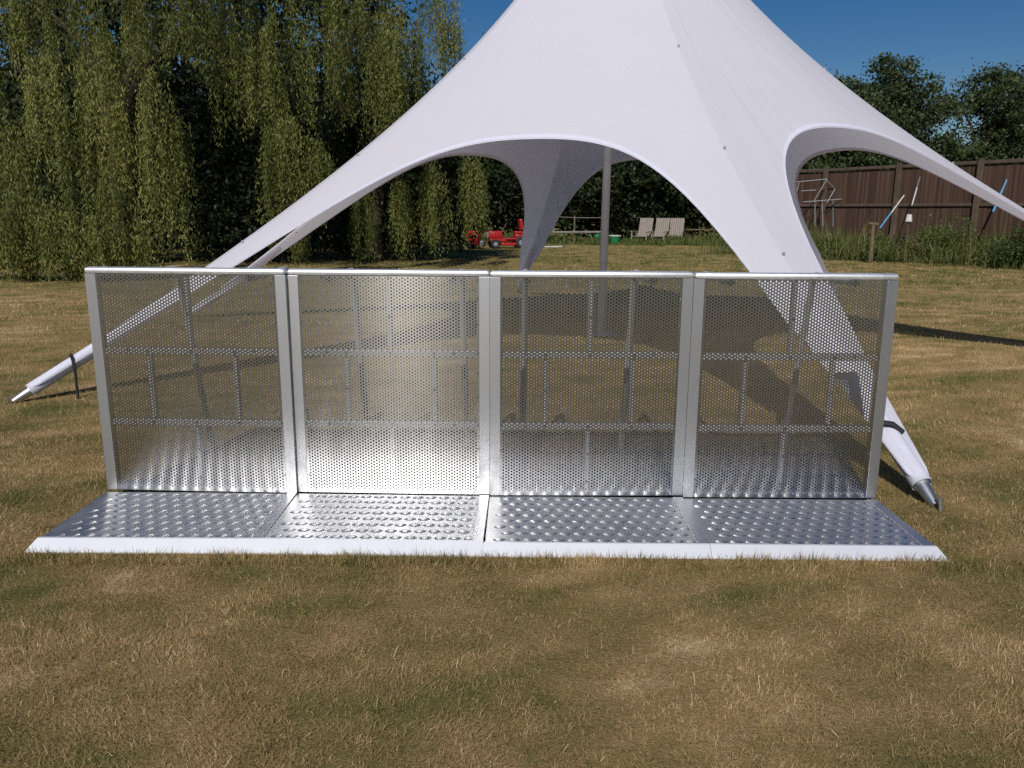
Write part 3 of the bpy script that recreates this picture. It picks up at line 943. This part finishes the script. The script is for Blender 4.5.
def tread_mesh():
    bm = bmesh.new()
    box(bm, (-.4985, -.600, .026), (.4985, -.007, .040))
    rx, ry = .067, .0745
    bm.verts.ensure_lookup_table()
    rim = [(math.cos(q * math.pi / 8), math.sin(q * math.pi / 8)) for q in range(16)]
    def lentil(cx, cy, L, W, h, a):
        ca, sa = math.cos(a), math.sin(a)
        rings = []
        for f, z in ((1.0, 0), (.80, .58), (.46, .93)):
            ring = []
            for c, s in rim:
                u = L / 2 * f * c; v = W / 2 * f * s * (1 - .45 * abs(c) ** 3)
                ring.append(bm.verts.new((cx + u * ca - v * sa, cy + u * sa + v * ca, .0399 + h * z)))
            rings.append(ring)
        top = bm.verts.new((cx, cy, .0399 + h))
        for r0, r1 in zip(rings, rings[1:]):
            for q in range(16):
                f_ = bm.faces.new((r0[q], r0[(q + 1) % 16], r1[(q + 1) % 16], r1[q])); f_.smooth = True
        for q in range(16):
            f_ = bm.faces.new((rings[-1][q], rings[-1][(q + 1) % 16], top)); f_.smooth = True
    for r in range(8):
        cy = -.045 - r * ry
        for c in range(-8, 9):
            cx = c * rx + (rx / 2 if r % 2 else 0)
            if abs(cx) < .462 and -.585 < cy < -.02:
                lentil(cx, cy, .060, .046, .0050, rad(8))
            cx += rx / 2
            if abs(cx) < .475 and -.585 < cy + .5 * ry < -.02 and False:
                lentil(cx, cy, .02, .05, .0016, rad(8))
    return bm


bar0 = empty("crowd_barrier", (0, 0, 0))
link("perforated_panel", sheet_mesh(), [MAT['sheet'], MAT['holeedge']], bar0)
for s in (-1, 1):
    bm = bmesh.new()
    lo, hi = sorted((s * .447, s * .4997))
    box(bm, (lo, -.0015, .046), (hi, .045, 1.168), .001)
    obj("post", bm, MAT['post'], bar0)
bm = bmesh.new(); box(bm, (-.499, -.011, 1.1685), (.499, .052, 1.2), .015); obj("top_rail", bm, MAT['rail'], bar0, smooth=True)
bm = bmesh.new(); box(bm, (-.446, .0035, .046), (.446, .044, .075), .003); obj("bottom_rail", bm, MAT['rib'], bar0)
for z in (.40, .77):
    bm = bmesh.new(); box(bm, (-.4465, .0035, z - .004), (.4465, .034, z + .03), .003)
    obj("cross_rib", bm, MAT['rib'], bar0)
for (x, z0, z1) in ((0, .081, .39), (-.22, .437, .76), (.22, .437, .76), (0, .807, 1.16)):
    bm = bmesh.new(); box(bm, (x - .013, .0035, z0), (x + .013, .032, z1), .003)
    obj("upright_rib", bm, MAT['rib'], bar0)
for s in (-1, 1):
    bm = bmesh.new()
    x = s * .31
    tube(bm, [(x, .036, 1.15), (x, .58, 1.15), (x, .61, 1.13), (x, .90, .01)], .019, 10)
    obj("brace", bm, MAT['bracetube'], bar0, smooth=True)
obj("base_plate", tread_mesh(), MAT['plate'], bar0)
bm = bmesh.new(); box(bm, (.447, -.5985, .0415), (.4975, -.012, .0455), .0012); obj("joint_strip", bm, MAT['strip'], bar0)


def ramp_bm(l, r):
    bm = bmesh.new()
    sec = [(-.6015, .047), (-.612, .046), (-.668, .004), (-.668, -.004), (-.6015, -.004)]
    A = [bm.verts.new((-.4985 - l * (0 if i in (0, 4) else (.15 if i == 1 else 1)), y, z)) for i, (y, z) in enumerate(sec)]
    B = [bm.verts.new((.4985 + r * (0 if i in (0, 4) else (.15 if i == 1 else 1)), y, z)) for i, (y, z) in enumerate(sec)]
    for i in range(5):
        bm.faces.new((A[i], B[i], B[(i + 1) % 5], A[(i + 1) % 5]))
    bm.faces.new(A); bm.faces.new(B[::-1])
    bmesh.ops.recalc_face_normals(bm, faces=bm.faces)
    return bm


obj("front_ramp", ramp_bm(0, 0), MAT['ramp'], bar0)
GB = "joined sections of the aluminium crowd barrier"
joints = [(-1.9996, .020), (-.9999, .026), (0, .014), (1.0, .010), (2.0, .004)]
BL = ["aluminium barrier section at the free left end, thin white tent leg showing through its holes",
      "aluminium barrier section with a bright vertical sun streak down its sheet and tread plate",
      "aluminium barrier section between the sun-streaked section and the right end section",
      "aluminium barrier section at the right end, broad white tent leg seen through its holes"]
for i in range(4):
    (x0, y0), (x1, y1) = joints[i], joints[i + 1]
    o = bar0 if i == 0 else copy_tree(bar0)
    o.location = ((x0 + x1) / 2, (y0 + y1) / 2, [.0040, .0012, .0, -.003][i])
    o.rotation_euler = (rad([.25, -.1, .15, -.2][i]), 0, math.atan2(y1 - y0, x1 - x0))
    tag(o, BL[i], "barrier", GB)
    for c_ in o.children:                                   # upright frames twisted on their bases to steer where the sun streak falls
        if not c_.name.startswith(("base_plate", "front_ramp", "joint_strip")):
            c_.rotation_euler[2] = rad([-2.0, -.45, 1.2, .6][i])
    if i in (0, 3):
        fr = [c for c in o.children if c.name.startswith("front_ramp")][0]
        old = fr.data
        bm = ramp_bm(.035 if i == 0 else 0, .035 if i == 3 else 0)
        me = bpy.data.meshes.new("front_ramp"); bm.to_mesh(me); bm.free(); me.materials.append(MAT['ramp'])
        fr.data = me

# ------------------------------------------------------------------ red machines on the lawn under the trees
def ride_on(loc, rz):
    r = empty("ride_on_mower", loc, rz)
    tag(r, "red ride-on mower parked on the lawn behind the tent's rear leg", "mower")
    bm = bmesh.new(); box(bm, (-.75, -.26, .28), (.70, .26, .40), .03); box(bm, (-.1, -.34, .36), (.35, .34, .42), .02); obj("chassis", bm, MAT['red'], r)
    bm = bmesh.new(); box(bm, (-.80, -.24, .40), (-.22, .24, .70), .06); obj("bonnet", bm, MAT['red'], r, smooth=True)
    bm = bmesh.new(); box(bm, (-.85, -.18, .44), (-.80, .18, .66), .01); obj("grille", bm, MAT['grey'], r)
    bm = bmesh.new(); box(bm, (-.30, -.45, .12), (.30, .45, .24), .04); obj("cutting_deck", bm, MAT['red'], r)
    bm = bmesh.new(); box(bm, (.30, -.34, .40), (.78, .34, .58), .05); obj("rear_fender", bm, MAT['red'], r)
    bm = bmesh.new(); box(bm, (.30, -.22, .60), (.68, .22, .69), .03)
    box(bm, (.60, -.23, .68), (.72, .23, 1.12), .04, Matrix.Rotation(rad(-6), 4, 'Y')); obj("seat", bm, MAT['red'], r)
    bm = bmesh.new(); tube(bm, [(-.22, 0, .66), (-.05, 0, .95)], .025, 8)
    tube(bm, [(-.05 + .13 * math.sin(a * .5236) * .5, .17 * math.cos(a * .5236), .95 + .13 * math.sin(a * .5236) * .85) for a in range(13)], .013, 6, False)
    obj("steering_wheel", bm, MAT['darkmetal'], r, smooth=True)
    for (x, y, rr_) in ((-.55, -.33, .19), (-.55, .33, .19), (.52, -.38, .25), (.52, .38, .25)):
        bm = bmesh.new(); disc_wheel(bm, (x, y, rr_), rr_, .16, 1, 20, rr_ * .5); w = obj("wheel", bm, MAT['rubber'], r, smooth=True)
        bm = bmesh.new(); disc_wheel(bm, (x, y, rr_), rr_ * .55, .13, 1, 16, 0.005); obj("rim", bm, MAT['grey'], w, smooth=True)
    return r


p = at(507, 248, 29.4)
ride_on((p[0], p[1], 0), rad(12))
p = at(474, 249, 28.6)
r = empty("garden_shredder", (p[0], p[1], 0), rad(-20))
tag(r, "small red garden machine with a grey chute on two wheels, left of the mower", "garden machine")
bm = bmesh.new(); box(bm, (-.27, -.22, .18), (.25, .22, .58), .05); box(bm, (-.22, -.18, .56), (.16, .18, .72), .05); obj("body", bm, MAT['red'], r, smooth=True)
bm = bmesh.new(); box(bm, (.24, -.14, .16), (.42, .14, .40), .04, Matrix.Rotation(rad(10), 4, 'Y')); obj("chute", bm, MAT['grey'], r)
for y in (-.25, .25):
    bm = bmesh.new(); disc_wheel(bm, (-.12, y, .15), .15, .07, 1, 18, .01); obj("wheel", bm, MAT['rubber'], r, smooth=True)
bm = bmesh.new(); tube(bm, [(-.2, -.18, .6), (-.42, -.18, .80), (-.44, .18, .80), (-.2, .18, .6)], .014, 6); obj("handle", bm, MAT['darkmetal'], r, smooth=True)
for y in (-.2, .15):
    bm = bmesh.new(); box(bm, (.12, y, 0), (.17, y + .05, .2)); obj("leg", bm, MAT['darkmetal'], r)

# white rail on posts, rope and plank behind the rear leg
a, b = at(545, 231.5, 33.5), at(604, 230.5, 33.5)
r = empty("rail_fence", (a[0], a[1], 0))
tag(r, "low pale horizontal rail on thin posts behind the tent", "rail")
bm = bmesh.new(); tube(bm, [(0, 0, .55), (b[0] - a[0], b[1] - a[1], .58)], .05, 8); obj("rail", bm, MAT['weathered'], r, smooth=True)
bm = bmesh.new(); tube(bm, [(0, .06, 1.28), ((b[0] - a[0]) * .5, .06, 1.22), (b[0] - a[0], .06, 1.22)], .016, 6); obj("rope", bm, MAT['weathered'], r)
for f_ in (0.02, .5, .98):
    bm = bmesh.new(); x = (b[0] - a[0]) * f_; tube(bm, [(x, .08, 0), (x, .08, 1.32)], .035, 8); obj("post", bm, MAT['oldpost'], r)
a, b = at(543, 245.5, 30), at(563, 244.5, 30.8)
bm = bmesh.new(); box(bm, (-.4, -.07, .01), (.4, .07, .06), .006)
tag(obj("plank", bm, MAT['whitepaint'], None, ((a[0] + b[0]) / 2, 30.4, 0), (0, 0, .4)), "pale plank lying on the lawn beside the tent's rear leg", "plank")

# green plastic tub and watering can beside the pole
p = at(615, 241, 34.2)
r = empty("plastic_tub", (p[0], p[1], 0), .3)
tag(r, "green plastic tub with white rim in the rough grass right of the pole", "tub")
bm = bmesh.new(); tube(bm, [(0, 0, .02), (0, 0, .38)], [.20, .28], 18); obj("body", bm, MAT['greenplastic'], r, smooth=True)
bm = bmesh.new(); tube(bm, [(0, 0, .38), (0, 0, .42)], [.30, .30], 18); obj("rim", bm, MAT['whitepaint'], r, smooth=True)
p = at(597, 243, 34.0)
r = empty("watering_can", (p[0], p[1], 0), 2.6)
tag(r, "green watering can standing on the grass left of the pole", "watering can")
bm = bmesh.new(); tube(bm, [(0, 0, .0), (0, 0, .40), (0, 0, .46)], [.16, .15, .08], 16); obj("body", bm, MAT['greenplastic'], r, smooth=True)
bm = bmesh.new(); tube(bm, [(.14, 0, .10), (.30, 0, .34), (.38, 0, .46)], [.035, .025, .05], 10); obj("spout", bm, MAT['greenplastic'], r, smooth=True)
bm = bmesh.new(); tube(bm, [(-.14, 0, .12), (-.27, 0, .22), (-.25, 0, .42), (-.08, 0, .50), (.06, 0, .46)], .016, 8); obj("handle", bm, MAT['greenplastic'], r, smooth=True)


# three wooden recliner chairs
def chair(loc, rz):
    r = empty("garden_chair", loc, rz)
    bm = bmesh.new()
    for i in range(7):
        x = -.29 + i * .0965
        box(bm, (x - .042, -.012, 0), (x + .042, .012, .86), .004)
    box(bm, (-.34, .012, .04), (.34, .04, .11), .004); box(bm, (-.34, .012, .70), (.34, .04, .77), .004)
    obj("backrest", bm, MAT['chairwood'], r, (0, .30, .38), (rad(-14), 0, 0))
    bm = bmesh.new()
    for i in range(7):
        y = -.42 + i * .1
        box(bm, (-.33, y, .36), (.33, y + .088, .385), .004)
    obj("seat", bm, MAT['chairwood'], r)
    for s in (-1, 1):
        bm = bmesh.new(); box(bm, (s * .37 - .04, -.44, .58), (s * .37 + .04, .34, .61), .005); obj("armrest", bm, MAT['chairwood'], r)
        for y in (-.38, .28):
            bm = bmesh.new(); box(bm, (s * .365 - .028, y - .028, 0), (s * .365 + .028, y + .028, .58), .004); obj("leg", bm, MAT['chairwood'], r)
    return r


c0 = chair((0, 0, 0), 0)
GC = "wooden garden chairs in front of the trees"
for i, (u, dz, lab) in enumerate([(642, -.55, "weathered wooden garden chair, first from the tent's centre pole"), (659, -.50, "weathered wooden garden chair between its two neighbours"),
                                  (675, -.34, "weathered wooden garden chair nearest the dark metal table")]):
    o = c0 if i == 0 else copy_tree(c0)
    p = at(u, 240, 34.6 + .25 * i)
    o.location = (p[0], p[1], .0)
    o.rotation_euler = (0, 0, dz)
    tag(o, lab, "chair", GC)
p = at(704, 240, 34.4)
r = empty("metal_table", (p[0], p[1], 0), .1)
tag(r, "dark metal framed table standing right of the wooden chairs", "table")
bm = bmesh.new(); box(bm, (-.95, -.3, .68), (.95, .3, .72), .008); obj("tabletop", bm, MAT['oldpost'], r)
for x in (-.3, .38, .88):
    bm = bmesh.new(); box(bm, (x - .04, -.26, 0), (x + .04, -.20, .68)); obj("leg", bm, MAT['darkmetal'], r)

# ------------------------------------------------------------------ things by the fence
bm = bmesh.new()
p = at(871, 251, 20.9)
r = empty("wooden_post", (p[0], p[1], 0))
tag(r, "old free standing wooden post with a short cross piece in the weeds", "post")
bm = bmesh.new(); tube(bm, [(0, 0, 0), (.01, 0, .6), (-.01, 0, 1.15)], [.065, .058, .055], 9); obj("upright", bm, MAT['oldpost'], r, smooth=True)
bm = bmesh.new(); box(bm, (-.24, -.05, 1.15), (.06, .05, 1.22), .006, Matrix.Rotation(rad(4), 4, 'Y')); obj("cross_piece", bm, MAT['oldpost'], r)

def prop(name, u0, v0, u1, v1, y0, y1, rad_, label, m1, m2, split):
    a, b = Vector(at(u0, v0, y0)), Vector(at(u1, v1, y1))
    mid = a + (b - a) * split
    r = empty(name, (a.x, a.y, 0))
    tag(r, label, "pole")
    o_ = Vector((a.x, a.y, 0))
    bm = bmesh.new(); tube(bm, [a - o_, mid - o_], rad_, 10); obj("lower_pole", bm, m1, r, smooth=True)
    bm = bmesh.new(); tube(bm, [mid - o_, b - o_], rad_ * .8, 10); obj("upper_pole", bm, m2, r, smooth=True)


prop("pole", 880, 228, 904, 195.5, 20.4, 21.6, .026, "blue and white pole leaning in the weeds beside the wooden post", MAT['bluepole'], MAT['whitepaint'], .45)
prop("pole", 993, 212, 1011, 169.5, 19.4, 20.6, .032, "pale blue pole leaning against the fence at the right edge", MAT['bluepole'], MAT['bluepole'], .5)
prop("pole", 912, 205, 920, 177, 20.6, 22.0, .02, "pale thin pole leaning against the fence above the white bucket", MAT['whitepaint'], MAT['grey'], .6)
p = at(908.6, 221.5, 20.6)
r = empty("bucket", (p[0], p[1], float(p[2])))
tag(r, "white bucket hanging on the leaning pole among the weeds", "bucket")
r.location = (p[0], p[1], 0)
bm = bmesh.new(); tube(bm, [(0, 0, .02), (0, 0, p[2]) , (0, 0, p[2] + .18)], [.012, .012, .012], 8); obj("stake", bm, MAT['oldpost'], r, smooth=True)
r["label"] = "white upturned bucket on a short stake among the weeds"
bm = bmesh.new(); tube(bm, [(0, 0, p[2]), (0, 0, p[2] + .02), (0, 0, p[2] + .2), (0, 0, p[2] + .21)], [.10, .10, .075, .045], 16); obj("pail", bm, MAT['whitepaint'], r, smooth=True)

# stacked steel frames leaning against the fence
Yf = 25.3
def fr(*pts):
    return [Vector(at(u, v, Yf + dy)) for (u, v, dy) in pts]
base = Vector(at(822, 225, Yf)); base.z = 0
r = empty("trestle_frame", base)
tag(r, "bundle of folded pale steel trestle frames leaning against the fence", "frame")
for nm, segs in (("front_frame", [((797, 182, 0), (827, 179, 0)), ((827, 179, 0), (814, 201, 0)), ((799, 183, 0), (793, 206, 0)), ((801, 191, 0), (816, 190, 0)), ((803, 202, -.1), (843, 199, -.1)),
                                  ((815, 201, 0), (815, 226, 0)), ((822, 200, 0), (823, 226, 0))]),
                 ("rear_frame", [((845, 172, .3), (827, 203, .1)), ((827, 180, .2), (844, 200, .2)), ((833, 200, .2), (833, 227, .1)), ((845, 199, .2), (846, 228, .1)), ((839, 200, .2), (838, 227, .1))])):
    bm = bmesh.new()
    for s_ in segs:
        a, b = fr(*s_)
        tube(bm, [a - base, b - base], .015, 7)
    obj(nm, bm, MAT['grey'] if nm == "rear_frame" else MAT['paletube'], r, smooth=True)
